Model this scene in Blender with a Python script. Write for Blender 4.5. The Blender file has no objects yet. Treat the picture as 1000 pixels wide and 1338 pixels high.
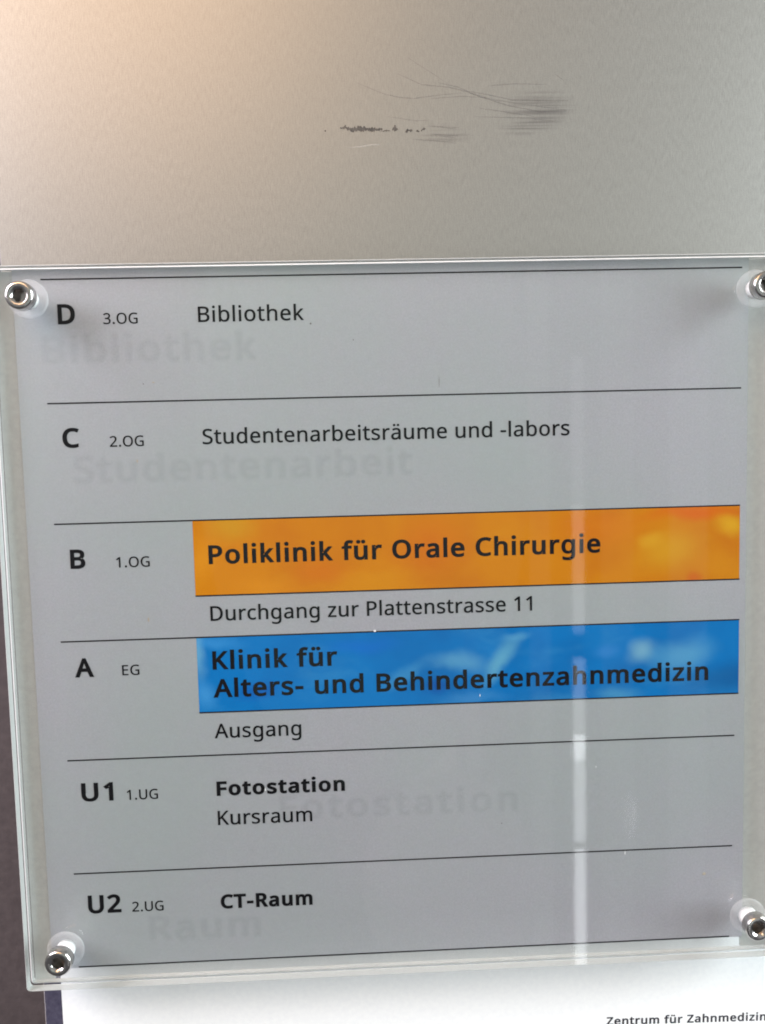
import bpy, bmesh, math, random, json
from mathutils import Vector, Matrix
random.seed(7)
SC = bpy.context.scene
COL = SC.collection

# Sign coordinates in millimetres: x right and y DOWN from the left end of the top rule,
# d = distance out from the printed film towards the room.  The wall runs along world X-Z.
Z0 = 1.60
def P(x, y, d=0.0):
    return Vector((x / 1000.0, -d / 1000.0, Z0 - y / 1000.0))

# ------------------------------------------------------------------ camera
cam = bpy.data.cameras.new('camera')
cam.sensor_fit = 'HORIZONTAL'; cam.sensor_width = 3.389; cam.lens = 3.85
cam.clip_start = 0.01; cam.clip_end = 50
cam.dof.use_dof = True; cam.dof.aperture_fstop = 2.8; cam.dof.focus_distance = 0.318
camo = bpy.data.objects.new('camera', cam); COL.objects.link(camo)
Rm = ((0.9988845946155431, 0.02461153448415352, -0.040296885860787036),
      (-0.027857835307998832, 0.9962357014293115, -0.082087564281078),
      (0.03812489543191417, 0.08311858737961697, 0.9958101188380858))   # rows: camera right, down, forward in sign axes
def dirw(v): return Vector((v[0], v[2], -v[1]))
cx_, cy_, cz_ = dirw(Rm[0]), -dirw(Rm[1]), -dirw(Rm[2])
M = Matrix((cx_, cy_, cz_)).transposed().to_4x4()
M.translation = P(105.89, 58.77, 314.82)
camo.matrix_world = M
SC.camera = camo

# ------------------------------------------------------------------ world, lamps, exposure
W = bpy.data.worlds.new('World'); SC.world = W; W.use_nodes = True
nt = W.node_tree; nt.nodes.clear()
wo = nt.nodes.new('ShaderNodeOutputWorld'); bg = nt.nodes.new('ShaderNodeBackground')
tc = nt.nodes.new('ShaderNodeTexCoord'); sep = nt.nodes.new('ShaderNodeSeparateXYZ')
ramp = nt.nodes.new('ShaderNodeValToRGB'); mr = nt.nodes.new('ShaderNodeMapRange')
nt.links.new(tc.outputs['Generated'], sep.inputs[0])
nt.links.new(sep.outputs['Z'], mr.inputs['Value'])
mr.inputs['From Min'].default_value = -1; mr.inputs['From Max'].default_value = 1
nt.links.new(mr.outputs[0], ramp.inputs[0])
e = ramp.color_ramp.elements
e[0].position = 0.0; e[0].color = (0.13, 0.13, 0.14, 1)
e[1].position = 1.0; e[1].color = (0.75, 0.70, 0.64, 1)
a = e.new(0.30); a.color = (0.22, 0.22, 0.23, 1)
a = e.new(0.45); a.color = (0.42, 0.43, 0.45, 1)
a = e.new(0.60); a.color = (0.60, 0.60, 0.57, 1)
nt.links.new(ramp.outputs[0], bg.inputs[0]); bg.inputs[1].default_value = 0.5
nt.links.new(bg.outputs[0], wo.inputs[0])

def area(name, pos, target, sx, sy, power, col, shape='RECTANGLE'):
    L = bpy.data.lights.new(name, 'AREA'); L.shape = shape; L.size = sx; L.size_y = sy
    L.energy = power; L.color = col
    o = bpy.data.objects.new(name, L); COL.objects.link(o)
    o.location = pos
    o.rotation_euler = (target - pos).to_track_quat('-Z', 'Y').to_euler()
    return o
T = P(125, 120, 0)
area('warm_ceiling_lamp', P(-420, -820, 850), T, 1.15, 0.75, 8.2, (1.0, 0.60, 0.32))
area('window_light', P(1750, -300, 560), T, 0.8, 1.4, 74, (0.86, 0.96, 1.0))
area('left_fill_light', P(-640, -330, 330), T, 0.32, 0.5, 13.5, (0.93, 0.90, 1.0))  # added fill lamp, brightens the film towards its upper left
# upright fluorescent tubes across the passage: their reflection is the pale streak in the acrylic
def mirror_lamp(y0, y1, s, xf=190.5, w=0.036, col=(0.93, 0.97, 1.0), shape='RECTANGLE'):
    dd = 2300; k = (dd + 319) / 319.0
    xc = 105.9 + (xf - 105.9) * k; ya = 58.8 + (y0 - 58.8) * k; yb = 58.8 + (y1 - 58.8) * k
    h = (yb - ya) / 1000.0
    p = P(xc, (ya + yb) / 2, dd)
    area('reflection_lamp', p, p + Vector((0, 1, 0)), w, h, s * w * h * math.pi, col, shape)
mirror_lamp(30, 84, 0.8); mirror_lamp(84.5, 133.0, 2.3); mirror_lamp(142.5, 171.5, 3.6); mirror_lamp(172, 182, 13.0); mirror_lamp(182.5, 214, 6.0); mirror_lamp(216.5, 275, 7.8)
# tall glazing strips, then added tint and figure lamps; seen only as faint milky reflections
mirror_lamp(-40, 275, 0.34, 176, 0.065, (0.95, 1.0, 0.97)); mirror_lamp(-60, 275, 0.22, 205, 0.10, (0.95, 1.0, 0.97)); mirror_lamp(-60, 275, 0.26, 150, 0.05, (0.9, 1.0, 0.95))
mirror_lamp(-60, 275, 0.34, 232, 0.12, (0.92, 0.97, 1.0)); mirror_lamp(195, 214, 2.6, 209.5, 0.04, (0.95, 0.97, 1.0), 'ELLIPSE')
mirror_lamp(-70, 190, 0.20, 112, 1.0, (0.68, 1.0, 0.84), 'ELLIPSE'); [mirror_lamp(184 + q, 274 - q, 0.24, 140, 0.54 - q * 0.014, (1.0, 0.90, 0.90), 'ELLIPSE') for q in (0, 6, 12)]; mirror_lamp(160, 196, 0.5, 134, 0.16, (1.0, 0.88, 0.88), 'ELLIPSE')  # added unseen lamps: green tints the centre, pink ones imitate a figure's reflection
SC.view_settings.view_transform = 'Standard'; SC.view_settings.look = 'None'
SC.view_settings.exposure = 0.0; SC.view_settings.gamma = 1.0
SC.render.engine = 'CYCLES'; SC.cycles.filter_width = 1.9
SC.cycles.max_bounces = 10; SC.cycles.transparent_max_bounces = 16

# ------------------------------------------------------------------ materials
def newmat(name):
    m = bpy.data.materials.new(name); m.use_nodes = True
    n = m.node_tree; n.nodes.clear()
    out = n.nodes.new('ShaderNodeOutputMaterial')
    return m, n, out
def N(n, t, **k):
    x = n.nodes.new(t)
    for a_, b_ in k.items(): setattr(x, a_, b_)
    return x
def setin(node, **k):
    for a_, b_ in k.items(): node.inputs[a_.replace('_', ' ')].default_value = b_
def math_(n, op, a, b=None, c=None, clamp=False):
    x = N(n, 'ShaderNodeMath', operation=op); x.use_clamp = clamp
    for i, v in enumerate((a, b, c)):
        if v is None: continue
        if isinstance(v, (int, float)): x.inputs[i].default_value = v
        else: n.links.new(v, x.inputs[i])
    return x.outputs[0]
def mixc(n, f, a, b, mode='MIX'):
    x = N(n, 'ShaderNodeMix', data_type='RGBA', blend_type=mode); x.clamp_factor = True
    for s, v in ((x.inputs[0], f), (x.inputs[6], a), (x.inputs[7], b)):
        if isinstance(v, (int, float)): s.default_value = v
        elif isinstance(v, tuple): s.default_value = (v[0], v[1], v[2], 1)
        else: n.links.new(v, s)
    return x.outputs[2]
def noise(n, vec, scale, detail=3, rough=0.5, dist=0.0):
    x = N(n, 'ShaderNodeTexNoise'); x.inputs['Scale'].default_value = scale
    x.inputs['Detail'].default_value = detail; x.inputs['Roughness'].default_value = rough
    x.inputs['Distortion'].default_value = dist
    if vec is not None: n.links.new(vec, x.inputs['Vector'])
    return x
def mapping(n, vec, scale=(1, 1, 1), rot=(0, 0, 0), loc=(0, 0, 0)):
    x = N(n, 'ShaderNodeMapping'); x.inputs['Scale'].default_value = scale
    x.inputs['Rotation'].default_value = rot; x.inputs['Location'].default_value = loc
    n.links.new(vec, x.inputs['Vector']); return x.outputs[0]
def remap(n, v, a, b, c=0.0, d=1.0, smooth=False):
    x = N(n, 'ShaderNodeMapRange'); x.clamp = True
    if smooth: x.interpolation_type = 'SMOOTHSTEP'
    n.links.new(v, x.inputs['Value'])
    for k, q in (('From Min', a), ('From Max', b), ('To Min', c), ('To Max', d)): x.inputs[k].default_value = q
    return x.outputs[0]
def objvec(n): return N(n, 'ShaderNodeTexCoord').outputs['Object']
def wobble(n, vec, scale, amp):
    nz = noise(n, vec, scale, 3, 0.55)
    s = N(n, 'ShaderNodeVectorMath', operation='SUBTRACT'); n.links.new(nz.outputs['Color'], s.inputs[0]); s.inputs[1].default_value = (.5, .5, .5)
    m = N(n, 'ShaderNodeVectorMath', operation='SCALE'); n.links.new(s.outputs[0], m.inputs[0]); m.inputs['Scale'].default_value = amp
    a = N(n, 'ShaderNodeVectorMath', operation='ADD'); n.links.new(vec, a.inputs[0]); n.links.new(m.outputs[0], a.inputs[1])
    return a.outputs[0]
def blob(n, vec, x, y, rx, ry, ang=0.0, soft=0.1):
    """soft ellipse at sign position (x, y) mm; 1 inside, 0 outside"""
    c = P(x, y)
    s = N(n, 'ShaderNodeVectorMath', operation='SUBTRACT'); n.links.new(vec, s.inputs[0]); s.inputs[1].default_value = (c.x, 0, c.z)
    r = N(n, 'ShaderNodeVectorRotate', rotation_type='Y_AXIS'); n.links.new(s.outputs[0], r.inputs['Vector']); r.inputs['Angle'].default_value = ang
    k = N(n, 'ShaderNodeVectorMath', operation='MULTIPLY'); n.links.new(r.outputs[0], k.inputs[0]); k.inputs[1].default_value = (1000.0 / rx, 0, 1000.0 / ry)
    l = N(n, 'ShaderNodeVectorMath', operation='LENGTH'); n.links.new(k.outputs[0], l.inputs[0])
    return remap(n, l.outputs['Value'], soft, 1.0, 1.0, 0.0, True)

def mat_plate():
    m, n, out = newmat('brushed_stainless')
    v = objvec(n)
    f1 = noise(n, mapping(n, v, (3600, 3600, 300), (0, 0.18, 0)), 1.0, 3, 0.6)
    f2 = noise(n, v, 2400, 3, 0.65)
    big = noise(n, v, 9, 3, 0.5)
    mix = math_(n, 'ADD', math_(n, 'MULTIPLY', f1.outputs[0], 0.5), math_(n, 'MULTIPLY', f2.outputs[0], 0.5))
    base = mixc(n, remap(n, mix, 0.38, 0.62), (0.335, 0.328, 0.307), (0.455, 0.447, 0.42))
    base = mixc(n, remap(n, big.outputs[0], 0.35, 0.65, 0.0, 0.25), base, (0.365, 0.36, 0.33))
    # rubbed grey smear and the fan of hairlines left of it
    wv = wobble(n, v, 60, 0.004)
    st = noise(n, mapping(n, v, (14, 14, 900), (0, 0.03, 0)), 1.0, 3, 0.6).outputs[0]
    streak = remap(n, st, 0.42, 0.62)
    s1 = blob(n, wv, 180, -62, 17, 7.5, 0.05, 0.3); s2 = blob(n, wv, 177, -55, 15, 3.6, 0.08, 0.2)
    s3 = blob(n, wv, 183, -59.5, 9, 6.5, 0.0, 0.3)
    sm = math_(n, 'ADD', math_(n, 'MULTIPLY', math_(n, 'MULTIPLY', s1, streak), 0.5), math_(n, 'ADD', math_(n, 'MULTIPLY', math_(n, 'MULTIPLY', s2, streak), 0.55), math_(n, 'MULTIPLY', s3, 0.13)), clamp=True)
    gr = blob(n, wv, 145, -53, 12, 5, 0.05, 0.3)
    sm = math_(n, 'ADD', sm, math_(n, 'MULTIPLY', math_(n, 'MULTIPLY', gr, streak), 0.35), clamp=True)
    base = mixc(n, sm, base, (0.15, 0.14, 0.14))
    b = N(n, 'ShaderNodeBsdfPrincipled'); n.links.new(base, b.inputs['Base Color'])
    b.inputs['Metallic'].default_value = 0.86
    n.links.new(remap(n, mix, 0.35, 0.65, 0.37, 0.44), b.inputs['Roughness'])
    bp = N(n, 'ShaderNodeBump'); bp.inputs['Strength'].default_value = 0.06; bp.inputs['Distance'].default_value = 0.0002
    n.links.new(mix, bp.inputs['Height']); n.links.new(bp.outputs[0], b.inputs['Normal'])
    n.links.new(b.outputs[0], out.inputs[0]); return m

def mat_film():
    m, n, out = newmat('frosted_film')
    v = objvec(n)
    g = noise(n, v, 1500, 3, 0.75); g2 = noise(n, v, 4200, 2, 0.6); big = noise(n, v, 7, 4, 0.5)
    base = mixc(n, remap(n, g.outputs[0], 0.35, 0.65), (0.315, 0.312, 0.352), (0.445, 0.44, 0.482))
    base = mixc(n, remap(n, g2.outputs[0], 0.3, 0.7, 0, 0.35), base, (0.44, 0.44, 0.46))
    base = mixc(n, remap(n, big.outputs[0], 0.38, 0.6, 0, 0.65), base, (0.345, 0.402, 0.39))
    ch = noise(n, v, 420, 2, 0.5)
    hs = N(n, 'ShaderNodeHueSaturation'); hs.inputs['Saturation'].default_value = 0.35; n.links.new(ch.outputs['Color'], hs.inputs['Color'])
    base = mixc(n, 0.10, base, hs.outputs[0], 'OVERLAY')
    df = N(n, 'ShaderNodeBsdfDiffuse'); n.links.new(base, df.inputs[0])
    gl = N(n, 'ShaderNodeBsdfGlossy'); gl.inputs['Roughness'].default_value = 0.45
    rf = N(n, 'ShaderNodeBsdfRefraction'); rf.inputs['IOR'].default_value = 1.0; rf.inputs['Roughness'].default_value = 0.55
    a = N(n, 'ShaderNodeMixShader'); a.inputs[0].default_value = 0.10; n.links.new(df.outputs[0], a.inputs[1]); n.links.new(gl.outputs[0], a.inputs[2])
    tr = N(n, 'ShaderNodeBsdfTransparent')
    b = N(n, 'ShaderNodeMixShader'); b.inputs[0].default_value = 0.55; n.links.new(tr.outputs[0], b.inputs[1]); n.links.new(rf.outputs[0], b.inputs[2])
    c = N(n, 'ShaderNodeMixShader'); c.inputs[0].default_value = 0.27; n.links.new(a.outputs[0], c.inputs[1]); n.links.new(b.outputs[0], c.inputs[2])
    n.links.new(c.outputs[0], out.inputs[0]); return m

def mat_clear_front():
    m, n, out = newmat('clear_acrylic_face')
    v = objvec(n)
    tr = N(n, 'ShaderNodeBsdfTransparent'); tr.inputs[0].default_value = (0.97, 0.98, 0.975, 1)
    gl = N(n, 'ShaderNodeBsdfGlossy'); gl.inputs['Roughness'].default_value = 0.032
    fr = N(n, 'ShaderNodeFresnel'); ge = N(n, 'ShaderNodeNewGeometry')
    n.links.new(remap(n, ge.outputs['Backfacing'], 0, 1, 1.49, 1 / 1.49), fr.inputs['IOR'])   # same reflectance from both sides of the face
    du = noise(n, v, 1500, 2, 0.5)
    df = N(n, 'ShaderNodeBsdfDiffuse'); df.inputs[0].default_value = (0.8, 0.8, 0.8, 1)
    a = N(n, 'ShaderNodeMixShader'); n.links.new(remap(n, du.outputs[0], 0.5, 0.8, 0.0, 0.01), a.inputs[0]); n.links.new(tr.outputs[0], a.inputs[1]); n.links.new(df.outputs[0], a.inputs[2])
    x = N(n, 'ShaderNodeMixShader'); n.links.new(fr.outputs[0], x.inputs[0]); n.links.new(a.outputs[0], x.inputs[1]); n.links.new(gl.outputs[0], x.inputs[2])
    n.links.new(x.outputs[0], out.inputs[0]); return m

def mat_thin(name, col, alpha, rough=0.3):
    m, n, out = newmat(name)
    v = objvec(n); g = noise(n, v, 900, 3, 0.6)
    b = N(n, 'ShaderNodeBsdfPrincipled')
    n.links.new(mixc(n, remap(n, g.outputs[0], 0.3, 0.7), tuple(c * 0.93 for c in col), col), b.inputs['Base Color'])
    b.inputs['Roughness'].default_value = rough; b.inputs['Alpha'].default_value = alpha
    n.links.new(b.outputs[0], out.inputs[0]); return m

def mat_plain(name, c1, c2, scale, rough, metallic=0.0, bump=0.0, spec=0.5):
    m, n, out = newmat(name)
    v = objvec(n); g = noise(n, v, scale, 5, 0.6)
    b = N(n, 'ShaderNodeBsdfPrincipled')
    n.links.new(mixc(n, remap(n, g.outputs[0], 0.35, 0.65), c1, c2), b.inputs['Base Color'])
    b.inputs['Roughness'].default_value = rough; b.inputs['Metallic'].default_value = metallic; b.inputs['Specular IOR Level'].default_value = spec
    if bump:
        bp = N(n, 'ShaderNodeBump'); bp.inputs['Strength'].default_value = bump; bp.inputs['Distance'].default_value = 0.0004
        n.links.new(g.outputs[0], bp.inputs['Height']); n.links.new(bp.outputs[0], b.inputs['Normal'])
    n.links.new(b.outputs[0], out.inputs[0]); return m

def mat_band(name, base, patches, grain, light, amt):
    m, n, out = newmat(name)
    v = objvec(n); w = wobble(n, v, 40, 0.011)
    col = base
    cl = noise(n, w, 26, 3, 0.5)
    col = mixc(n, remap(n, cl.outputs[0], 0.45, 0.68, 0, 0.7), base, grain)
    c2 = noise(n, mapping(n, w, (26, 26, 62), (0, 0.7, 0)), 1.0, 4, 0.55)
    col = mixc(n, remap(n, c2.outputs[0], 0.50, 0.74, 0, amt, True), col, light)
    for (x, y, rx, ry, ang, c, s) in patches:
        col = mixc(n, math_(n, 'MULTIPLY', blob(n, w, x, y, rx, ry, ang, 0.05), s), col, c)
    g = noise(n, v, 2600, 3, 0.7)
    col = mixc(n, remap(n, g.outputs[0], 0.3, 0.7, 0, 0.16), col, (0.01, 0.01, 0.01))
    b = N(n, 'ShaderNodeBsdfPrincipled'); n.links.new(col, b.inputs['Base Color']); b.inputs['Roughness'].default_value = 0.6; b.inputs['Specular IOR Level'].default_value = 0.04
    n.links.new(b.outputs[0], out.inputs[0]); return m

PLATE = mat_plate(); FILM = mat_film(); FACE = mat_clear_front()
EDGE = mat_thin('frosted_acrylic_edge', (0.55, 0.56, 0.54), 0.85, 0.4)
POLISH = mat_thin('polished_acrylic_arris', (0.74, 0.74, 0.73), 0.88, 0.35)
BACK = mat_thin('milky_acrylic_back', (0.80, 0.79, 0.77), 0.16, 0.3)
TAPE = mat_plain('grey_foam_tape', (0.45, 0.475, 0.46), (0.50, 0.525, 0.51), 500, 0.7)
NYLON = mat_thin('white_nylon', (0.90, 0.91, 0.89), 1.0, 0.35)
WASH = mat_thin('translucent_nylon', (0.86, 0.86, 0.87), 0.16, 0.25)
STEEL = mat_plain('stainless_screw', (0.56, 0.53, 0.51), (0.72, 0.70, 0.68), 700, 0.17, 1.0, 0.25)
SOCKET = mat_plain('brown_socket', (0.16, 0.095, 0.05), (0.40, 0.26, 0.15), 900, 0.35, 1.0, 0.5)  # brownish metal, mottled from dark to lighter brown
INK = mat_plain('black_ink', (0.003, 0.003, 0.004), (0.006, 0.006, 0.007), 2500, 0.6, spec=0.05)
RULE = mat_plain('black_rule', (0.007, 0.006, 0.007), (0.014, 0.012, 0.013), 2500, 0.6, spec=0.05)
GREYINK = mat_plain('dark_grey_ink', (0.02, 0.02, 0.03), (0.035, 0.035, 0.045), 2500, 0.6, spec=0.1)
PAPER = mat_plain('white_paper', (0.85, 0.86, 0.87), (0.89, 0.90, 0.90), 500, 0.6, 0, 0.1)
BOARD = mat_plain('dark_board', (0.055, 0.05, 0.085), (0.085, 0.08, 0.12), 500, 0.4, 0.1, 0.3)
BOARDEDGE = mat_plain('board_edge', (0.35, 0.34, 0.36), (0.6, 0.58, 0.58), 1500, 0.4, 0.3, 0.3)
WALL = mat_plain('dark_plaster', (0.070, 0.057, 0.060), (0.090, 0.074, 0.077), 260, 0.75, 0, 0.6)
SCUFF = mat_plain('rubber_scuff', (0.035, 0.03, 0.025), (0.10, 0.085, 0.07), 900, 0.7)
HAIR = mat_thin('hairline_scratch', (0.15, 0.14, 0.13), 0.22, 0.6)
HAIRL = mat_thin('pale_scratch', (0.8, 0.76, 0.70), 0.20, 0.4)
FLECK = mat_plain('tan_fleck', (0.40, 0.345, 0.27), (0.48, 0.42, 0.34), 900, 0.6)
SPECK = mat_plain('dark_speck', (0.10, 0.09, 0.08), (0.16, 0.14, 0.12), 900, 0.6)
CHIP = mat_plain('white_chip', (0.80, 0.80, 0.80), (0.88, 0.88, 0.88), 900, 0.5)
ORANGE = mat_band('orange_cloud_print', (0.54, 0.19, 0.002), [
    (62, 88, 15, 8, 0.0, (0.50, 0.26, 0.01), 0.7), (52, 100, 6, 12, 0, (0.62, 0.25, 0.01), 0.6),
    (76, 112, 18, 6, 0, (0.62, 0.24, 0.008), 0.5),
    (95, 107, 14, 8, 0, (0.55, 0.12, 0.006), 0.45), (135, 98, 20, 16, 0.4, (0.55, 0.12, 0.006), 0.5),
    (198, 92, 26, 12, 0.1, (0.56, 0.14, 0.006), 0.5),
    (233, 88, 26, 4.6, 0.05, (0.60, 0.105, 0.005), 0.75), (243, 108, 14, 9, 0, (0.56, 0.22, 0.006), 0.7),
    (224, 103, 19, 11, 0.2, (0.56, 0.27, 0.010), 0.9), (216, 99, 8, 5, 0, (0.62, 0.36, 0.02), 0.5),
    (246, 93, 9, 6.5, -0.3, (0.62, 0.33, 0.012), 0.9), (233.5, 112.4, 4.2, 3.2, 0, (0.52, 0.11, 0.005), 0.9)],
    (0.46, 0.125, 0.003), (0.58, 0.25, 0.005), 0.4)
BLUE = mat_band('blue_cloud_print', (0.0003, 0.155, 0.45), [
    (50, 134, 4.5, 14, 0.0, (0.16, 0.42, 0.58), 0.62), (57, 131, 12, 4, 0, (0.04, 0.26, 0.58), 0.62), (51, 150, 5, 9, 0, (0.05, 0.28, 0.60), 0.7),
    (146, 142, 17, 5.5, -0.12, (0.11, 0.34, 0.52), 0.62), (161, 141, 16, 4.5, 1.0, (0.12, 0.37, 0.52), 0.8), (125, 146, 14, 4, 0.5, (0.05, 0.26, 0.50), 0.6), (166, 132, 7, 3, 0.2, (0.08, 0.30, 0.52), 0.7),
    (214, 139.5, 9, 7.5, 0.3, (0.20, 0.42, 0.52), 0.7), (247, 152, 30, 9, 0, (0.0003, 0.09, 0.29), 0.8), (229, 141, 17, 8, 0.1, (0.10, 0.34, 0.53), 0.62), (199, 139, 7, 4, 0, (0.03, 0.20, 0.52), 0.7),
    (205, 155, 13, 3.4, 0, (0.07, 0.30, 0.50), 0.62), (150, 155, 18, 3.5, 0.1, (0.04, 0.22, 0.50), 0.7),
    (136, 151, 7, 4, 0, (0.002, 0.055, 0.30), 0.7), (70, 150, 14, 6, 0, (0.002, 0.07, 0.38), 0.6), (110, 134, 20, 5, 0, (0.004, 0.13, 0.52), 0.6)],
    (0.0003, 0.095, 0.32), (0.05, 0.27, 0.50), 0.34)

# ------------------------------------------------------------------ mesh helpers
def link(name, me, mats, parent=None, smooth=None):
    me.name = name
    for m in (mats if isinstance(mats, (list, tuple)) else [mats]): me.materials.append(m)
    o = bpy.data.objects.new(name, me); COL.objects.link(o)
    if parent is not None: o.parent = parent
    return o
def prisma(name, loops, mats, parent=None, caps=(0, 0), sides=None, smooth=()):
    """stack of equal-length closed rings [(x,y,d)...] -> closed solid; sides[i] material of band i"""
    bm = bmesh.new(); rings = [[bm.verts.new(P(*p)) for p in L] for L in loops]
    k = len(rings[0])
    for i in range(len(rings) - 1):
        for j in range(k):
            f = bm.faces.new((rings[i][j], rings[i][(j + 1) % k], rings[i + 1][(j + 1) % k], rings[i + 1][j]))
            f.material_index = sides[i] if sides else 0
            f.smooth = i in smooth
    if caps[0] is not None:
        f = bm.faces.new(rings[0][::-1]); f.material_index = caps[0]
    if caps[1] is not None:
        f = bm.faces.new(rings[-1]); f.material_index = caps[1]
    bmesh.ops.recalc_face_normals(bm, faces=bm.faces)
    me = bpy.data.meshes.new(name); bm.to_mesh(me); bm.free()
    return link(name, me, mats, parent)
def rrect(x0, y0, x1, y1, r, d, inset=0.0, seg=6):
    x0 += inset; y0 += inset; x1 -= inset; y1 -= inset; r = max(r - inset, 0.05)
    pts = []
    for cx, cy, a0 in ((x1 - r, y0 + r, -90), (x1 - r, y1 - r, 0), (x0 + r, y1 - r, 90), (x0 + r, y0 + r, 180)):
        for i in range(seg + 1):
            a = math.radians(a0 + 90 * i / seg); pts.append((cx + r * math.cos(a), cy + r * math.sin(a), d))
    return pts
def slab(name, x0, y0, x1, y1, d0, d1, mats, parent=None, r=0.2, ch=0.1, caps=(0, 0), sides=None):
    loops = [rrect(x0, y0, x1, y1, r, d1, ch), rrect(x0, y0, x1, y1, r, d1 - ch), rrect(x0, y0, x1, y1, r, d0 + ch), rrect(x0, y0, x1, y1, r, d0, ch)]
    return prisma(name, loops, mats, parent, caps, sides)
def empty(name, loc):
    o = bpy.data.objects.new(name, None); COL.objects.link(o); o.location = loc; o.empty_display_size = 0.02; return o
def adopt(o, parent):
    o.parent = parent; o.matrix_parent_inverse = Matrix.Translation(-parent.location)
    return o

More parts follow.
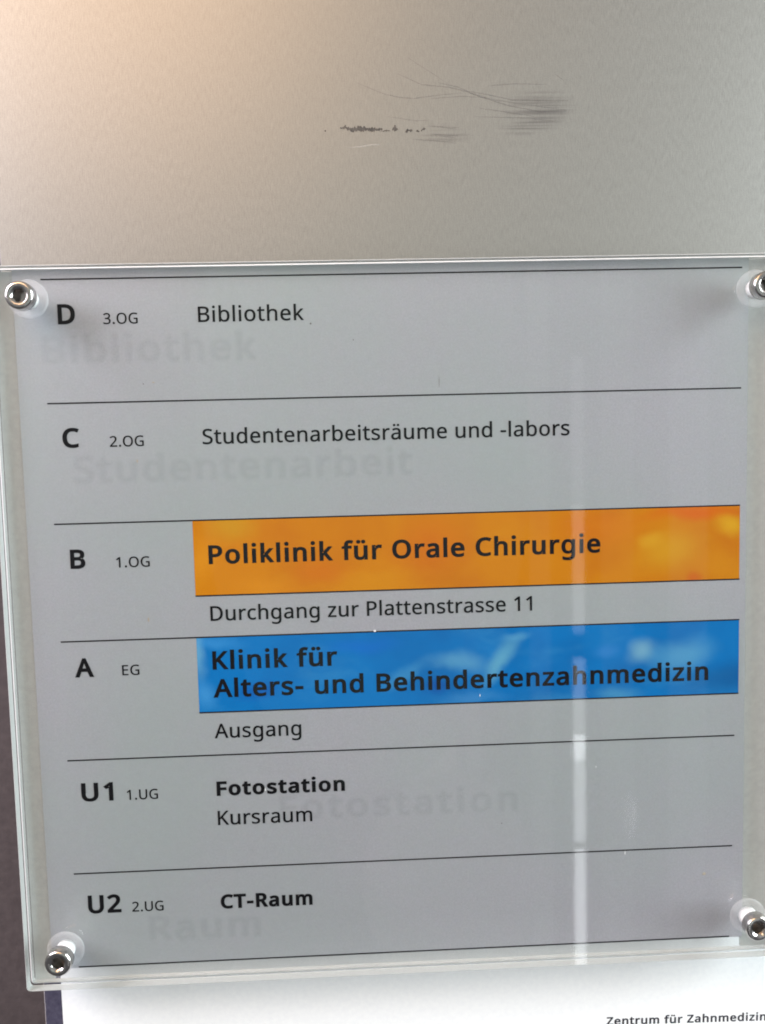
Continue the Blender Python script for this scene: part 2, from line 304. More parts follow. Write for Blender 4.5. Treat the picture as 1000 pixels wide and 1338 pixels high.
# ------------------------------------------------------------------ lettering (outlines in 1/700 of the cap height)
GLYPHS = json.loads(r'''{"-":[316,[[39,225,39,301,276,301,276,225]]],".":[263,[[71,53,73,75,78,92,88,104,101,112,115,117,130,119,147,117,161,112,174,104,184,92,190,75,192,53,190,32,184,15,174,2,161,-7,147,-12,130,-14,115,-12,101,-7,88,2,78,15,73,32]]],"1":[561,[[348,0,264,0,264,489,264,537,266,574,268,610,239,583,207,556,132,495,87,553,276,700,348,700]]],"2":[561,[[510,0,47,0,47,72,230,257,320,351,351,392,375,432,385,459,391,488,393,519,389,554,378,583,359,606,334,623,304,633,270,636,237,634,207,628,180,619,141,598,101,570,55,627,84,650,115,670,150,686,187,699,227,707,270,710,311,707,349,700,382,687,411,670,436,649,455,623,470,593,478,560,481,524,479,488,471,453,459,421,442,389,421,357,396,326,352,278,302,226,156,82,156,78,510,78]]],"3":[561,[[483,536,481,506,475,479,466,455,452,433,435,415,415,399,392,386,366,376,338,369,338,365,390,354,431,337,464,312,487,280,500,242,505,199,502,160,492,124,476,91,454,61,425,37,389,17,345,2,295,-7,236,-10,183,-8,134,-1,88,10,44,28,44,109,90,90,139,75,189,66,237,63,294,67,339,79,373,100,396,127,410,161,415,201,412,228,404,252,392,272,374,288,352,302,325,312,293,319,258,323,219,325,151,325,151,398,220,398,256,400,288,405,316,415,340,427,360,443,375,461,386,482,393,505,395,530,391,562,380,588,361,609,335,625,304,634,268,637,232,635,200,630,171,621,144,609,91,578,48,637,75,656,106,673,141,688,179,700,221,707,267,710,318,707,362,698,400,682,430,661,453,635,470,605,480,572]]],"A":[626,[[534,0,450,217,173,217,89,0,0,0,274,703,353,703,625,0],[345,507,335,535,322,578,312,612,301,572,291,535,281,507,202,295,424,295]]],"B":[637,[[295,700,376,696,442,683,494,661,523,638,544,608,557,571,561,526,559,500,554,476,546,453,534,433,519,416,500,400,479,388,455,378,427,372,427,367,469,357,507,341,530,327,548,309,564,288,575,263,582,233,584,199,581,159,571,123,555,91,533,63,505,41,471,23,432,10,389,3,341,0,95,0,95,700],[313,402,367,405,408,415,436,431,455,453,466,482,470,517,465,552,452,579,429,600,396,613,353,622,299,625,183,625,183,402],[183,328,183,75,325,75,380,79,423,91,454,111,474,137,486,169,490,206,488,230,483,251,474,271,461,288,443,302,420,313,392,322,358,327,318,328]]],"C":[620,[[395,632,359,630,325,624,294,613,266,599,240,580,218,557,198,531,182,501,170,468,160,432,155,392,153,350,156,295,165,245,180,200,201,161,228,128,260,102,299,83,344,71,394,68,439,70,481,75,562,95,562,19,522,6,481,-3,435,-8,381,-10,314,-5,255,10,203,34,159,68,123,110,96,160,76,217,64,281,60,351,62,402,70,451,82,496,99,538,120,576,147,610,177,639,212,664,252,684,296,698,344,707,396,710,449,707,500,699,547,686,589,669,554,594,482,621,440,629]]],"D":[716,[[656,357,651,283,636,217,612,160,579,111,537,71,487,40,429,18,364,4,290,0,95,0,95,700,311,700,378,696,439,683,494,661,542,631,582,592,614,546,637,491,651,428],[563,354,559,412,549,463,532,507,508,543,478,573,442,596,399,612,351,621,298,625,183,625,183,75,278,75,345,80,403,93,452,115,492,146,523,185,545,233,558,289]]],"E":[545,[[486,0,95,0,95,700,486,700,486,623,183,623,183,404,469,404,469,327,183,327,183,77,486,77]]],"F":[509,[[183,0,95,0,95,700,486,700,486,623,183,623,183,375,468,375,468,297,183,297]]],"G":[714,[[399,370,641,370,641,26,584,10,526,-1,465,-8,395,-10,326,-5,265,10,212,34,166,67,128,109,99,158,77,216,64,279,60,350,65,420,79,483,103,540,136,590,177,631,227,665,285,690,350,705,423,710,480,707,534,699,584,686,631,669,598,592,558,608,514,621,467,629,418,632,365,629,317,617,275,598,238,572,207,539,183,500,166,456,155,406,152,350,155,297,164,247,179,202,200,163,229,129,264,102,306,83,357,71,416,67,458,68,494,72,553,83,553,291,399,291]]],"H":[726,[[630,0,542,0,542,326,183,326,183,0,95,0,95,700,183,700,183,404,542,404,542,700,630,700]]],"K":[607,[[607,0,503,0,255,334,183,272,183,0,95,0,95,700,183,700,183,355,243,422,304,488,493,700,596,700,319,395]]],"O":[766,[[706,351,704,298,697,249,685,203,669,161,649,123,624,89,595,60,561,35,523,16,481,2,434,-7,383,-10,331,-7,283,2,240,16,202,36,168,60,139,90,115,124,95,162,79,204,69,250,62,299,60,352,64,421,75,484,95,540,123,590,158,632,202,666,255,691,315,706,384,711,451,706,509,691,561,666,605,632,641,591,669,541,690,484,702,420],[153,351,156,295,164,244,177,199,197,160,222,127,253,101,291,82,334,70,383,67,433,70,476,82,513,101,544,127,569,160,588,199,602,244,610,295,613,351,609,414,599,469,582,517,558,558,526,591,487,615,440,629,384,633,334,630,291,618,253,600,222,574,197,541,177,502,164,458,156,407]]],"P":[593,[[280,700,344,697,399,687,444,670,480,646,508,616,527,581,539,540,543,494,540,452,529,411,517,386,502,362,482,340,458,321,430,304,396,291,357,281,313,275,264,273,183,273,183,0,95,0,95,700],[273,625,183,625,183,348,254,348,296,350,333,354,365,362,392,374,414,389,430,408,442,431,450,458,452,490,447,531,433,565,409,591,375,610,329,621]]],"R":[610,[[288,700,343,698,391,690,432,678,466,661,494,639,516,612,531,580,540,543,543,501,541,466,534,435,523,408,508,385,490,365,470,349,437,329,403,314,595,0,492,0,323,289,183,289,183,0,95,0,95,700],[283,624,183,624,183,364,288,364,340,367,381,379,413,398,435,424,448,457,452,497,450,526,444,550,434,571,420,587,401,601,378,611,351,618,320,622]]],"S":[538,[[492,187,489,148,479,112,462,81,439,54,410,32,375,14,335,1,291,-7,242,-10,167,-6,102,5,50,24,50,108,90,93,138,79,191,70,246,67,279,68,308,73,333,80,355,91,373,104,386,120,396,138,402,158,404,179,402,201,397,220,389,237,377,253,360,267,339,281,296,301,239,324,197,341,160,359,129,380,104,403,84,429,70,459,62,493,59,531,62,567,71,599,87,627,109,651,135,672,166,688,202,700,240,707,282,710,338,707,388,699,434,687,475,671,448,595,410,610,369,622,326,630,280,632,253,631,228,627,207,620,189,610,174,598,163,584,155,568,150,550,148,530,150,508,155,489,163,472,175,456,191,442,211,429,250,410,301,389,358,366,405,341,432,322,453,301,470,278,482,252,490,222]]],"T":[545,[[317,0,228,0,228,623,10,623,10,700,534,700,534,623,317,623]]],"U":[717,[[627,247,624,200,614,157,598,116,575,80,545,49,508,24,464,5,413,-6,355,-10,294,-5,240,8,194,30,156,61,127,100,105,144,92,194,88,249,88,700,176,700,176,246,182,193,197,149,222,114,248,93,279,78,317,70,360,67,400,69,434,77,463,90,487,107,507,128,522,153,532,182,538,213,540,247,540,700,627,700]]],"Z":[561,[[523,0,37,0,37,67,406,622,49,622,49,700,513,700,513,633,144,78,523,78]]],"a":[550,[[282,534,341,530,388,516,425,492,445,468,459,437,468,401,471,358,471,0,408,0,391,75,387,75,364,48,341,27,315,10,286,-1,252,-8,211,-10,180,-8,152,-2,126,7,103,20,83,37,67,58,55,84,47,113,45,146,49,183,61,216,80,244,107,267,155,291,219,307,297,314,386,317,386,348,383,387,374,418,358,439,336,453,309,462,277,465,237,462,199,452,129,425,103,489,140,506,184,521,232,531],[308,254,249,249,204,238,172,223,151,202,139,176,134,145,137,118,146,97,161,80,181,69,204,62,230,60,272,64,309,76,341,97,366,125,380,163,385,210,385,257]]],"b":[603,[[170,564,168,501,165,456,170,456,186,477,207,496,231,512,260,524,294,532,332,534,379,530,421,517,458,496,490,466,516,428,534,381,545,326,549,263,546,206,537,156,522,112,502,75,476,44,446,21,412,4,374,-6,332,-10,294,-7,260,0,231,13,207,29,186,47,170,67,163,67,145,0,83,0,83,745,170,745],[318,463,283,460,254,453,229,442,210,425,195,404,183,377,176,345,171,308,170,266,170,262,173,202,184,153,201,113,221,91,247,75,280,65,320,62,353,65,381,75,405,91,425,114,444,153,456,203,460,264,456,324,444,374,425,413,405,435,381,450,352,460]]],"c":[471,[[294,-10,249,-7,208,3,170,19,136,41,108,70,85,107,68,150,57,201,54,260,58,320,68,373,86,418,110,455,140,484,174,507,213,523,255,532,300,535,339,533,377,527,411,518,438,507,412,435,357,452,326,458,298,460,265,457,236,450,211,437,190,420,173,398,160,371,151,339,145,302,143,261,145,221,151,185,160,154,173,127,189,105,210,87,234,75,262,67,293,65,334,67,369,74,401,83,429,95,429,19,402,6,371,-2,336,-8]]],"d":[603,[[270,-10,223,-6,181,7,145,29,113,58,87,97,69,143,58,198,54,262,58,325,69,381,87,427,113,466,145,496,182,518,224,531,271,535,309,533,342,525,371,513,395,497,416,478,433,458,439,458,436,496,433,535,433,745,520,745,520,0,450,0,437,71,433,71,416,49,395,30,370,14,342,1,308,-7],[283,62,322,65,354,73,380,87,400,107,419,143,431,189,434,245,434,261,431,321,420,371,402,411,382,434,356,451,323,460,282,464,250,460,221,450,198,433,178,408,159,367,147,318,143,260,147,202,159,153,178,114,198,91,222,75,250,65]]],"e":[553,[[286,535,329,532,368,522,402,506,432,484,457,456,477,423,491,385,500,344,503,298,503,246,143,246,149,191,164,146,189,110,222,84,262,69,311,64,358,66,400,73,439,84,479,100,479,25,439,9,400,-1,357,-8,307,-10,259,-6,215,4,175,21,140,44,110,74,86,111,68,154,57,204,54,259,57,314,67,363,83,407,105,445,132,477,164,502,201,520,242,532],[285,465,247,460,214,447,188,425,167,395,153,358,145,315,413,315,411,343,407,370,399,393,388,414,374,431,357,446,337,456,313,463]]],"f":[337,[[325,459,193,459,193,0,107,0,107,459,15,459,15,499,107,528,107,559,109,601,116,638,127,669,142,694,162,715,185,730,213,741,243,748,277,750,307,749,335,745,379,732,357,665,321,675,278,679,252,676,231,667,214,650,203,628,195,597,193,560,193,525,325,525]]],"g":[603,[[270,535,303,533,334,527,363,516,390,500,413,480,434,456,439,456,451,525,520,525,520,-9,517,-56,508,-97,494,-134,474,-165,448,-190,417,-210,379,-224,335,-232,284,-235,230,-233,180,-227,135,-217,95,-202,95,-123,136,-140,182,-153,234,-161,289,-164,331,-159,367,-146,396,-124,417,-94,430,-58,434,-16,434,5,435,39,437,70,433,70,414,45,391,25,365,10,337,-1,305,-8,271,-10,222,-5,180,8,143,30,111,62,86,101,68,148,58,201,54,262,58,321,68,374,86,421,111,461,143,494,180,517,222,531],[281,463,253,460,228,452,206,439,187,421,172,398,159,371,150,338,145,302,143,261,147,201,159,152,179,112,199,90,223,74,251,64,283,61,321,63,352,71,370,79,386,90,399,103,415,129,426,160,433,197,435,241,435,262,433,306,428,345,419,377,406,404,389,426,369,442,344,454,315,460]]],"h":[606,[[170,526,168,488,165,453,171,453,189,478,213,498,240,514,270,525,301,532,334,534,374,532,410,525,441,514,467,498,488,478,505,452,517,421,524,384,526,342,526,0,441,0,441,336,438,375,429,407,413,431,390,449,360,459,324,463,287,460,256,453,231,441,211,424,195,402,184,376,176,345,171,311,170,272,170,0,83,0,83,745,170,745]]],"i":[253,[[170,525,170,0,83,0,83,525],[127,723,146,719,162,709,171,699,176,685,177,668,176,651,171,637,162,626,146,616,127,613,114,614,102,619,91,626,83,637,78,651,76,668,78,685,83,699,91,709,102,717,114,721]]],"k":[524,[[169,356,167,315,165,271,169,271,186,293,210,323,231,348,399,525,500,525,287,301,515,0,411,0,228,245,169,193,169,0,83,0,83,745,169,745]]],"l":[253,[[170,0,83,0,83,745,170,745]]],"m":[917,[[660,535,714,530,759,515,793,490,818,453,832,404,837,342,837,0,752,0,752,338,749,376,740,407,726,431,705,449,678,459,645,463,599,458,563,443,536,419,518,385,507,342,503,290,503,0,418,0,418,338,415,376,406,407,397,424,385,438,371,449,353,457,333,461,310,463,277,460,249,453,226,441,208,424,194,402,183,376,175,346,171,312,170,273,170,0,83,0,83,525,153,525,166,454,171,454,189,479,211,500,237,515,265,526,295,533,325,535,364,533,398,526,427,514,452,497,471,475,486,447,491,447,511,475,535,497,563,514,594,526,626,533]]],"n":[606,[[336,535,394,530,441,515,478,490,499,463,514,430,523,390,526,342,526,0,441,0,441,336,438,375,429,407,413,431,390,449,360,459,324,463,283,460,250,450,223,435,203,414,184,376,173,329,170,273,170,0,83,0,83,525,153,525,166,454,171,454,190,479,214,500,242,515,272,526,303,533]]],"o":[593,[[540,264,538,222,533,183,523,148,510,116,494,87,474,62,451,40,425,22,397,8,365,-2,331,-8,295,-10,261,-8,229,-2,199,8,171,22,145,40,123,62,103,87,86,116,72,148,62,183,56,222,54,264,57,319,67,368,83,411,106,448,134,479,168,503,207,521,250,532,298,535,344,532,386,521,424,503,458,479,486,448,509,411,526,368,537,319],[143,264,145,224,150,189,159,156,172,128,189,105,210,86,235,73,264,64,297,62,330,64,359,73,384,86,405,105,422,128,435,156,444,189,449,224,451,264,449,303,444,339,434,371,421,398,404,420,384,439,359,452,330,460,296,463,259,459,227,450,200,433,179,410,159,370,147,321]]],"r":[405,[[328,535,360,534,390,529,379,450,351,455,323,457,293,454,265,444,239,429,216,408,196,383,182,353,173,319,170,280,170,0,83,0,83,525,154,525,164,429,168,429,186,457,208,483,233,504,262,521,283,529,305,534]]],"s":[470,[[425,145,423,113,414,85,400,60,381,39,356,21,327,8,294,-2,257,-8,216,-10,165,-8,121,-1,84,10,51,24,51,102,86,87,127,73,172,63,218,60,257,62,289,69,313,81,329,97,339,115,342,137,339,156,331,173,316,188,293,204,259,221,213,239,165,259,125,278,103,292,85,308,70,325,59,346,52,369,50,396,53,428,64,455,81,479,104,499,144,519,192,531,247,535,294,533,337,526,377,515,415,500,385,431,316,455,279,462,241,465,209,463,182,457,160,448,145,435,135,419,132,401,136,381,145,364,162,349,188,335,268,301,314,282,353,263,375,249,393,233,407,215,417,195,423,172]]],"t":[354,[[259,61,299,64,332,72,332,6,316,0,293,-5,244,-10,217,-8,192,-3,168,4,146,16,128,33,112,54,100,81,93,114,90,153,90,459,16,459,16,500,91,534,125,646,176,646,176,525,328,525,328,459,176,459,176,155,179,126,187,102,200,84,216,71,236,63]]],"u":[606,[[523,525,523,0,452,0,439,70,435,70,416,45,392,25,364,9,334,-1,302,-8,269,-10,229,-8,194,-1,163,10,137,26,116,47,99,73,87,103,80,140,77,181,77,525,165,525,165,187,168,149,177,118,193,93,216,76,245,65,281,62,318,64,349,72,374,84,394,101,410,122,422,149,430,179,435,213,436,252,436,525]]],"z":[461,[[423,0,38,0,38,57,321,459,55,459,55,525,416,525,416,461,137,67,423,67]]],"ä":[550,[[282,534,341,530,388,516,425,492,445,468,459,437,468,401,471,358,471,0,408,0,391,75,387,75,364,48,341,27,315,10,286,-1,252,-8,211,-10,180,-8,152,-2,126,7,103,20,83,37,67,58,55,84,47,113,45,146,49,183,61,216,80,244,107,267,155,291,219,307,297,314,386,317,386,348,383,387,374,418,358,439,336,453,309,462,277,465,237,462,199,452,129,425,103,489,140,506,184,521,232,531],[308,254,249,249,204,238,172,223,151,202,139,176,134,145,137,118,146,97,161,80,181,69,204,62,230,60,272,64,309,76,341,97,366,125,380,163,385,210,385,257],[138,668,140,683,144,695,152,704,167,713,184,716,202,713,217,704,224,695,229,683,230,668,229,653,224,640,217,631,202,622,184,619,167,622,152,631,144,640,140,653],[323,668,324,683,328,695,336,704,350,713,368,716,385,713,400,704,408,695,412,683,414,668,412,653,408,640,400,631,385,622,368,619,350,622,336,631,328,640,324,653]]],"ü":[606,[[523,525,523,0,452,0,439,70,435,70,416,45,392,25,364,9,334,-1,302,-8,269,-10,229,-8,194,-1,163,10,137,26,116,47,99,73,87,103,80,140,77,181,77,525,165,525,165,187,168,149,177,118,193,93,216,76,245,65,281,62,318,64,349,72,374,84,394,101,410,122,422,149,430,179,435,213,436,252,436,525],[166,668,167,683,172,695,179,704,194,713,212,716,229,713,244,704,252,695,256,683,258,668,256,653,252,640,244,631,229,622,212,619,194,622,179,631,172,640,167,653],[350,668,351,683,356,695,363,704,378,713,395,716,412,713,427,704,435,695,440,683,441,668,440,653,435,640,427,631,412,622,395,619,378,622,363,631,356,640,351,653]]]," ":[255,[]]}''')
def grow(loop, dx, dy):
    pts = [(loop[i], loop[i + 1]) for i in range(0, len(loop), 2)]
    q = [p for i, p in enumerate(pts) if p != pts[i - 1]]
    k = len(q); out = []
    for i in range(k):
        a, b, c = q[i - 1], q[i], q[(i + 1) % k]
        e1 = (b[0] - a[0], b[1] - a[1]); e2 = (c[0] - b[0], c[1] - b[1])
        l1 = math.hypot(*e1) or 1; l2 = math.hypot(*e2) or 1
        n1 = (-e1[1] / l1, e1[0] / l1); n2 = (-e2[1] / l2, e2[0] / l2)
        mx, my = n1[0] + n2[0], n1[1] + n2[1]
        s = max(1 + n1[0] * n2[0] + n1[1] * n2[1], 0.55)
        out.append((b[0] + dx * mx / s, b[1] + dy * my / s))
    return out
_cache = {}
def area2(L): return sum(L[k - 2] * L[k + 1] - L[k] * L[k - 1] for k in range(0, len(L), 2))
def glyph_mesh(ch, bold):
    if (ch, bold) in _cache: return _cache[(ch, bold)]
    cu = bpy.data.curves.new('glyph', 'CURVE'); cu.dimensions = '2D'; cu.fill_mode = 'BOTH'; cu.extrude = 0.01
    for L in GLYPHS[ch][1]:
        if bold and ch in 'iäüö' and min(L[1::2]) > 540: L = [v + (bold * 0.95 if k % 2 else 0) for k, v in enumerate(L)]
        if bold and ch == 'g' and min(L[1::2]) < 0:   # open up the notch between bowl and tail
            p = [q for q in zip(L[::2], L[1::2]) if q not in ((434, 5), (435, 39), (437, 70), (433, 70), (414, 45), (391, 25))]
            p.insert(p.index((434, -16)) + 1, (428, 26)); L = [c for q in p for c in q]
        if bold and ch == 'g': L = [v - (bold * 1.25 if (k % 2 and v < -35) else 0) for k, v in enumerate(L)]
        if bold and ch == 'A' and area2(L) > 0:      # the counter of a heavy A is a plain triangle
            pts = list(zip(L[::2], L[1::2])); y0 = min(p[1] for p in pts); y1 = max(p[1] for p in pts)
            lx = min(p[0] for p in pts); rx = max(p[0] for p in pts); t = bold / (rx - lx) * 2
            ax = (lx + rx) / 2; g = bold * 0.86
            q = [(lx + bold * 1.35, y0 + g), (rx - bold * 1.35, y0 + g), (ax, y1 - bold * 2.3)]
        else:
            q = grow(L, bold, bold * 0.86) if bold else list(zip(L[::2], L[1::2]))
        s = cu.splines.new('POLY'); s.points.add(len(q) - 1); s.use_cyclic_u = True
        for k, p in enumerate(q): s.points[k].co = (p[0] / 100, p[1] / 100, 0, 1)
    tmp = bpy.data.objects.new('tmp', cu); COL.objects.link(tmp)
    dg = bpy.context.evaluated_depsgraph_get(); me = bpy.data.meshes.new_from_object(tmp.evaluated_get(dg))
    res = ([(v.co.x * 100, v.co.y * 100, v.co.z * 100) for v in me.vertices], [list(p.vertices) for p in me.polygons])
    bpy.data.objects.remove(tmp); bpy.data.curves.remove(cu); bpy.data.meshes.remove(me)
    _cache[(ch, bold)] = res
    return res
def lettering(text, x, y, width, cap, parent, bold=0.0, mat=None, d=0.06, rot=0.0, name='lettering', ext=1.0):
    """text with its left edge at x and baseline at y (mm), stretched to the given width by letter spacing"""
    glyphs = []; pen = 0.0
    for ch in text:
        glyphs.append((pen, glyph_mesh(ch, bold))); pen += GLYPHS[ch][0] + bold * 1.55
    sc = cap / (700.0 + 1.72 * bold)
    xs = [p[0] + g[0] for g in glyphs for p in g[1][0]]
    nat0 = (max(xs) - min(xs)) * sc
    hx = min(max((width / nat0) ** 0.75, 0.9), 1.13)
    track = (width - nat0 * hx) / max(len(text) - 1, 1)
    x_left = min(xs) * sc * hx
    ca, sa = math.cos(rot), math.sin(rot); o0 = P(x, y, d); V = []; F = []
    for i, (px, (gv, gf)) in enumerate(glyphs):
        b0 = len(V)
        for p in gv:
            u = (px + p[0]) * sc * hx - x_left + i * track; v = (p[1] + bold * 0.86) * sc
            V.append((o0.x + (u * ca - v * sa) / 1000, o0.y - p[2] * 0.00001 * (ext or 0), o0.z + (u * sa + v * ca) / 1000))
        F += [[b0 + k for k in f] for f in gf if ext or all(gv[k][2] > 0 for k in f)]
    me = bpy.data.meshes.new(name); me.from_pydata(V, [], F); me.update()
    me.materials.clear()
    o = link(name, me, mat or INK); adopt(o, parent)
    o['label'] = ('printed text reading ' + text)
    return o

# ------------------------------------------------------------------ wall and metal plate
wall = slab('wall', -700, -700, 900, 900, -75, -45, WALL, r=0.5); wall['kind'] = 'structure'
plate = empty('backing_plate', P(-19, 420, -15))
plate['label'] = 'large brushed stainless steel plate behind the acrylic directory, scuffed above it'; plate['category'] = 'metal plate'
adopt(slab('plate_sheet', -19.2, -420, 620, 560, -18, -15, [PLATE, BOARDEDGE], r=0.3, ch=0.25, sides=[1, 0, 0]), plate)
adopt(slab('mounting_batten', -4, -380, 560, 540, -44.9, -18.05, BOARD, r=0.5), plate)

def ribbon(name, pts, w0, mat, parent, d=-14.97, jag=0.35, sub=10):
    """thin raised mark of uneven width along a polyline"""
    path = []
    for a, b in zip(pts, pts[1:]):
        for i in range(sub): path.append((a[0] + (b[0] - a[0]) * i / sub, a[1] + (b[1] - a[1]) * i / sub))
    path.append(pts[-1]); k = len(path); bm = bmesh.new(); rows = []
    for i, (x, y) in enumerate(path):
        t = i / (k - 1); taper = math.sin(math.pi * min(max(t, 0.04), 0.96)) ** 0.45
        h1 = w0 * 0.5 * taper * (1 + random.uniform(-jag, jag)); h2 = w0 * 0.5 * taper * (1 + random.uniform(-jag, jag))
        rows.append((bm.verts.new(P(x, y - h1, d)), bm.verts.new(P(x, y + h2, d)), bm.verts.new(P(x, y, d + 0.015))))
    for a, b in zip(rows, rows[1:]):
        bm.faces.new((a[0], a[2], b[2], b[0])); bm.faces.new((a[2], a[1], b[1], b[2]))
    bmesh.ops.recalc_face_normals(bm, faces=bm.faces)
    me = bpy.data.meshes.new(name); bm.to_mesh(me); bm.free()
    return adopt(link(name, me, mat), parent)
ribbon('dark_scuff', [(106.4, -55.4), (108.3, -55.7), (110.7, -54.7), (113, -55.2), (116.4, -55.1), (119.5, -54.8), (122, -54.9)], 1.5, SCUFF, plate, jag=0.7)
ribbon('dark_scuff', [(121, -54.1), (123.4, -54.4), (124.8, -54.3)], 0.5, SCUFF, plate, jag=0.9)
ribbon('dark_scuff', [(125.6, -54.9), (126.6, -55.3), (127.8, -54.7)], 1.4, SCUFF, plate, jag=0.9, sub=4)
for pts, w in (([(130.4, -53.8), (131.6, -54.4), (133.0, -54.3)], 0.9), ([(134.4, -54.2), (135.6, -54.0)], 0.6), ([(136.2, -54.2), (137.2, -54.9), (137.9, -54.9)], 0.7), ([(100.7, -54.6), (101.3, -54.5)], 0.5)):
    ribbon('dark_fleck', pts, w, SCUFF, plate, jag=0.9, sub=4)
for pts, w in (([(138.8, -55.9), (143, -55.6), (147, -55.0), (150.4, -55.2)], 0.45), ([(140, -53.0), (145, -52.6), (149.8, -52.2)], 0.4), ([(133, -51.2), (141, -50.6), (149.2, -49.6)], 0.4),
               ([(143, -52.3), (149, -51.6)], 0.35), ([(112.6, -71.6), (122.3, -67.6), (128, -66.2), (133.5, -65.7), (144.8, -67.0), (152, -67.4)], 0.32),
               ([(128, -74.5), (137, -70.5), (146, -69.7), (153, -68.0), (162, -65.2), (172, -63.6), (190.5, -61.0)], 0.42), ([(143, -71.2), (150, -69.6), (158, -66.2), (168, -63.0), (180, -60.6), (190, -60.8)], 0.5),
               ([(140, -65.6), (152, -66.3), (163, -65.6)], 0.35), ([(150, -68.8), (160, -67.0), (170, -64.9), (184, -64.4), (191, -64.4)], 0.4),
               ([(161, -69.9), (171, -70.6), (183, -70.2)], 0.35), ([(124, -59.4), (134, -57.8), (139, -57.9)], 0.25), ([(132, -80), (140, -75), (147, -70.5)], 0.22),
               ([(158, -62), (168, -60.5), (178, -58.9)], 0.4), ([(156, -59), (166, -58.7), (176, -58.3), (186, -57.0)], 0.3), ([(186, -74), (189.5, -71.5)], 0.25)):
    ribbon('hairline_scratch', pts, w, HAIR, plate, jag=0.5)
ribbon('pale_scratch', [(109, -48.4), (114, -48.8), (118, -49.4), (121, -49.4)], 0.35, HAIRL, plate)
ribbon('pale_scratch', [(193.3, -88.8), (193.6, -86.5), (193.5, -85)], 0.5, HAIRL, plate)

# ------------------------------------------------------------------ notice under the directory
board = empty('notice_board', P(-18.3, 600, -15))
board['label'] = 'dark notice board with a white printed sheet, mounted below the acrylic directory'; board['category'] = 'notice'
adopt(slab('board', -18.3, 245.0, 600, 560, -14.95, -12.3, [BOARD, BOARDEDGE], r=0.3, ch=0.35, sides=[1, 1, 1]), board)
def sheet(name, x0, y0, x1, y1, d, mat, parent):
    return adopt(slab(name, x0, y0, x1, y1, d, d + 0.12, mat, r=0.15, ch=0.03), parent)
sheet('paper_sheet', -11.4, 247.5, 590, 545, -12.28, PAPER, board)
lettering('Zentrum für Zahnmedizin', 203.3, 295.3, 65.2, 3.4, board, 34, GREYINK, d=-12.12, rot=math.radians(-1.2))
for i in range(9):
    ribbon('edge_fleck', [(-17.9 + random.uniform(-.2, .8), 262 + i * 2.1), (-17.5 + random.uniform(-.2, .8), 262.6 + i * 2.1)], random.uniform(.2, .5), HAIRL, board, d=-12.25, sub=4)

# ------------------------------------------------------------------ the directory sign
sign = empty('directory_sign', P(125, 259, 0))
sign['label'] = 'clear acrylic floor directory with orange and blue bands, held by four socket screws'; sign['category'] = 'sign'
X0, X1, Y0, Y1 = -18.2, 268.2, -4.2, 259.1
def acrylic(name, d0, d1, mats, caps, sides, ch=0.32):
    loops = [rrect(X0, Y0, X1, Y1, 1.5, d1, ch), rrect(X0, Y0, X1, Y1, 1.5, d1 - ch), rrect(X0, Y0, X1, Y1, 1.5, d0 + ch), rrect(X0, Y0, X1, Y1, 1.5, d0, ch)]
    return adopt(prisma(name, loops, mats, None, caps, sides), sign)
acrylic('front_sheet', 0.35, 4.0, [FACE, EDGE, POLISH], (0, None), [2, 1, 1], 0.15)
acrylic('back_sheet', -2.6, -0.15, [BACK, EDGE, POLISH], (0, None), [2, 1, 1], 0.6)
for xa, xb in ((-17.4, -9.9), (253.0, 267.4)):
    adopt(slab('side_tape', xa, -3.4, xb, 258.6, -3.4, -2.65, TAPE, r=0.3, ch=0.1), sign)
adopt(slab('printed_film', -9.8, -3.6, 252.6, 253.2, -0.12, 0.0, FILM, r=0.3, ch=0.02), sign)

rule = lambda x0, x1, y, w=0.5: adopt(slab('rule_line', x0, y - w / 2, x1, y + w / 2, 0.065, 0.085, RULE, r=0.06, ch=0.005), sign)
adopt(slab('orange_band', 49.2, 86.2, 250.2, 113.7, 0.005, 0.03, ORANGE, r=0.1, ch=0.005), sign)['label'] = 'orange cloud patterned band'
adopt(slab('blue_band', 48.8, 129.2, 250.3, 157.2, 0.005, 0.03, BLUE, r=0.1, ch=0.005), sign)['label'] = 'blue cloud patterned band'
for x0, x1, y in ((0, 250.2, 0), (0, 250.2, 43.2), (0, 250.2, 86.2), (49.2, 250.3, 113.8), (0, 250.4, 129.1), (48.8, 250.3, 157.2), (0, 248.9, 173.4), (0, 248.4, 216.6), (-0.1, 247.6, 252.8)):
    rule(x0, x1, y)

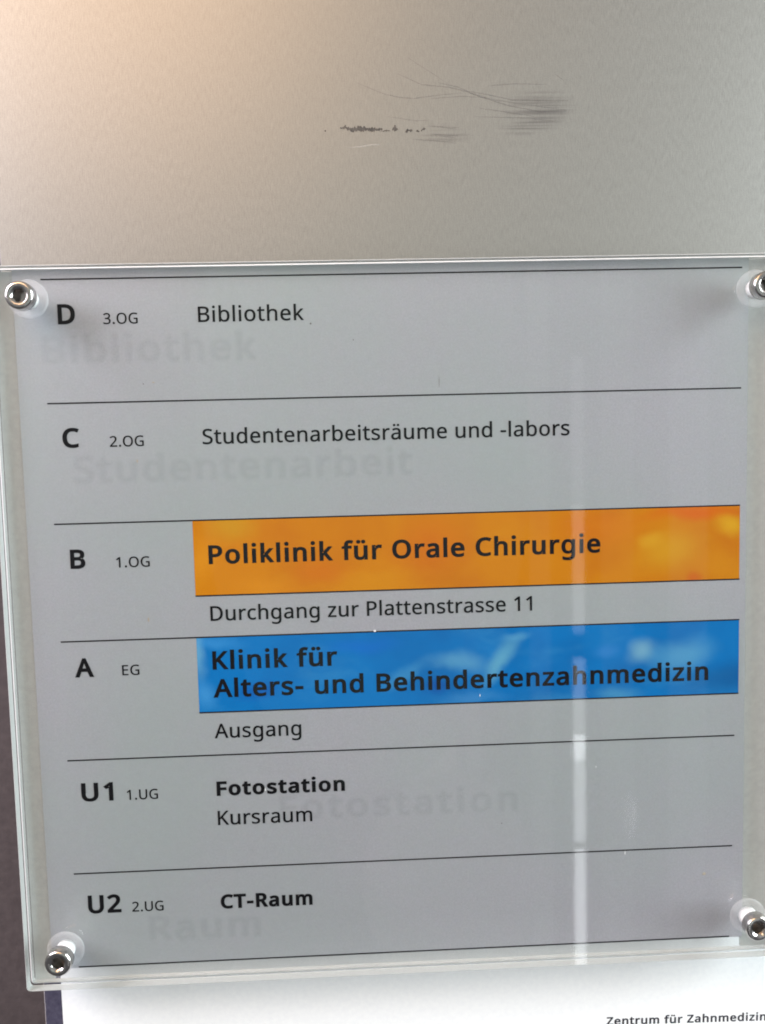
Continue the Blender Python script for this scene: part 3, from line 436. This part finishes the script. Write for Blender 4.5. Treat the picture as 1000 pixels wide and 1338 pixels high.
BO, BK = 33, 46
for args in (('D', 5.3, 15.6, 6.1, 7.0, BO + 3), ('C', 4.6, 59.0, 6.1, 7.0, BO + 3), ('B', 5.0, 102.5, 5.4, 7.0, BO + 3), ('A', 4.5, 142.4, 6.9, 7.0, BO + 3),
             ('U1', 4.4, 189.1, 11.6, 7.0, BO + 3), ('U2', 4.6, 232.2, 12.2, 7.0, BO + 3),
             ('3.OG', 21.1, 15.8, 12.0, 3.8, 10), ('2.OG', 21.2, 59.0, 12.0, 3.8, 10), ('1.OG', 21.3, 102.5, 12.0, 3.8, 10), ('EG', 21.5, 142.2, 6.2, 3.8, 10),
             ('1.UG', 20.9, 189.1, 11.4, 3.8, 10), ('2.UG', 20.8, 232.2, 11.6, 3.8, 10),
             ('Bibliothek', 54.3, 15.75, 37.4, 5.45, 13), ('Studentenarbeitsräume und -labors', 54.1, 58.9, 132.7, 5.45, 13),
             ('Poliklinik für Orale Chirurgie', 54.5, 102.3, 143.5, 6.9, BO), ('Durchgang zur Plattenstrasse 11', 54.3, 123.15, 118.1, 5.45, 13),
             ('Klinik für', 54.3, 141.3, 45.7, 6.9, BO), ('Alters- und Behindertenzahnmedizin', 54.2, 151.75, 184.5, 6.9, BO),
             ('Ausgang', 54.0, 167.05, 31.9, 5.45, 13), ('Fotostation', 53.9, 188.95, 47.5, 5.5, BK), ('Kursraum', 53.9, 200.15, 35.0, 5.45, 13),
             ('CT-Raum', 53.7, 232.6, 34.3, 5.5, BK)):
    lettering(*args[:5], sign, bold=args[5])

# blurred shadows of the lettering, painted on the film as faint dark letter layers
LETTERSHADE = mat_thin('letter_shadow_tint', (0.08, 0.08, 0.12), 0.0058, 0.6); LETTERSHADE.node_tree.nodes['Principled BSDF'].inputs['Specular IOR Level'].default_value = 0.0
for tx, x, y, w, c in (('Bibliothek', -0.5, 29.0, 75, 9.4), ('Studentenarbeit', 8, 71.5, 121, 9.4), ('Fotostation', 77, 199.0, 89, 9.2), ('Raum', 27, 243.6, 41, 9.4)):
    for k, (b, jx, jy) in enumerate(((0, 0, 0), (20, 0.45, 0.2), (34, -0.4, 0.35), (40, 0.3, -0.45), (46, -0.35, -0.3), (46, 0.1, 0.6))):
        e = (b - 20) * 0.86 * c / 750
        lettering(tx, x - e + jx, y + e + jy, w + 2 * e, c + 2 * e, sign, b, LETTERSHADE, d=0.010 + 0.008 * k, name='lettering_shadow', ext=0)['label'] = 'faint blurred shadow of the lettering painted on the film'
# little flecks and chips on the print
def fleck(name, x, y, w, h, mat, d=0.1):
    k = 9; ring = []; top = []
    for i in range(k):
        a = 2 * math.pi * i / k; r = random.uniform(0.6, 1.1)
        ring.append((x + w / 2 * r * math.cos(a), y + h / 2 * r * math.sin(a), d)); top.append((x + w / 3 * r * math.cos(a), y + h / 3 * r * math.sin(a), d + 0.02))
    return adopt(prisma(name, [ring, top], mat), sign)
for x, y, w, h in ((31.9, 122.0, 0.8, 2.0), (30.6, 64.4, 0.6, 1.4), (237.5, 227.3, 1.8, 1.4), (37.6, 36.6, 1.2, 0.6)):
    fleck('tan_fleck', x, y, w, h, FLECK)
for x, y, w, h in ((71.8, 187.2, 0.5, 1.5), (114.0, 128.9, 0.9, 0.9), (207.0, 217.6, 0.6, 1.6), (152.5, 154.5, 0.4, 1.2), (196, 183.5, 0.5, 0.6)):
    fleck('white_chip', x, y, w, h, CHIP)
for x, y, w, h in ((94.0, 17.0, 0.7, 0.7), (34, 37.0, 0.5, 0.5), (139.5, 38.5, 0.18, 6.0), (160, 204, 0.5, 0.5), (109, 23, .5, .5)):
    fleck('dark_speck', x, y, w, h, SPECK)

# ------------------------------------------------------------------ socket screws with nylon sleeve and washer
def ring(cx, cy, r, d, k=48): return [(cx + r * math.cos(2 * math.pi * i / k), cy + r * math.sin(2 * math.pi * i / k), d) for i in range(k)]
def hexring(cx, cy, a, d, tw, k=48):
    out = []
    for i in range(k):
        th = 2 * math.pi * i / k; q = ((th - tw + math.pi / 6) % (math.pi / 3)) - math.pi / 6
        r = a / math.cos(q); out.append((cx + r * math.cos(th), cy + r * math.sin(th), d))
    return out
def lathe(name, prof, cx, cy, mat, parent, hexes=(), tw=0.0, caps=(0, 0), flat=()):
    loops = [hexring(cx, cy, r, d, tw) if i in hexes else ring(cx, cy, r, d) for i, (r, d) in enumerate(prof)]
    return adopt(prisma(name, loops, mat, None, caps, None, smooth=[i for i in range(len(loops) - 1) if i not in flat]), parent)
def screw(cx, cy, tw, tip=(0, 0)):
    lathe('spacer_tube', [(5.2, -14.9), (5.2, -2.7)], cx, cy, NYLON, sign)
    lathe('washer', [(6.7, 4.05), (6.75, 4.15), (6.75, 4.75), (6.3, 4.95), (3.6, 4.95), (3.6, 4.05)], cx, cy, WASH, sign, caps=(None, None))
    lathe('sleeve', [(3.45, 4.06), (3.45, 9.4), (3.2, 9.58)], cx, cy, NYLON, sign)
    body = [(2.9, 9.6), (4.6, 9.6), (4.75, 9.8), (4.75, 13.1), (4.6, 13.55), (4.25, 13.9), (3.85, 14.0), (2.98, 13.98), (2.85, 13.92), (2.1, 13.3)]
    h = lathe('screw_head', body, cx, cy, STEEL, sign, hexes=(9,), tw=tw, caps=(0, None), flat=(0,))
    s = lathe('hex_socket', [(2.09, 13.31), (2.05, 11.0), (0.3, 10.2)], cx, cy, SOCKET, sign, hexes=(0, 1), tw=tw, caps=(None, 0), flat=(0, 1))
    s.parent = h; s.matrix_parent_inverse = h.matrix_parent_inverse
    for k in range(3):   # tiny stamped dimples on the head face
        pass
screw(-2.9, 7.5, 0.35); screw(252.9, 8.5, 0.1); screw(252.6, 242.2, 0.55); screw(-2.9, 243.0, 0.2)
for o in bpy.data.objects:
    if o.type == 'MESH' and o.parent is None and 'kind' not in o: print('LOOSE', o.name)
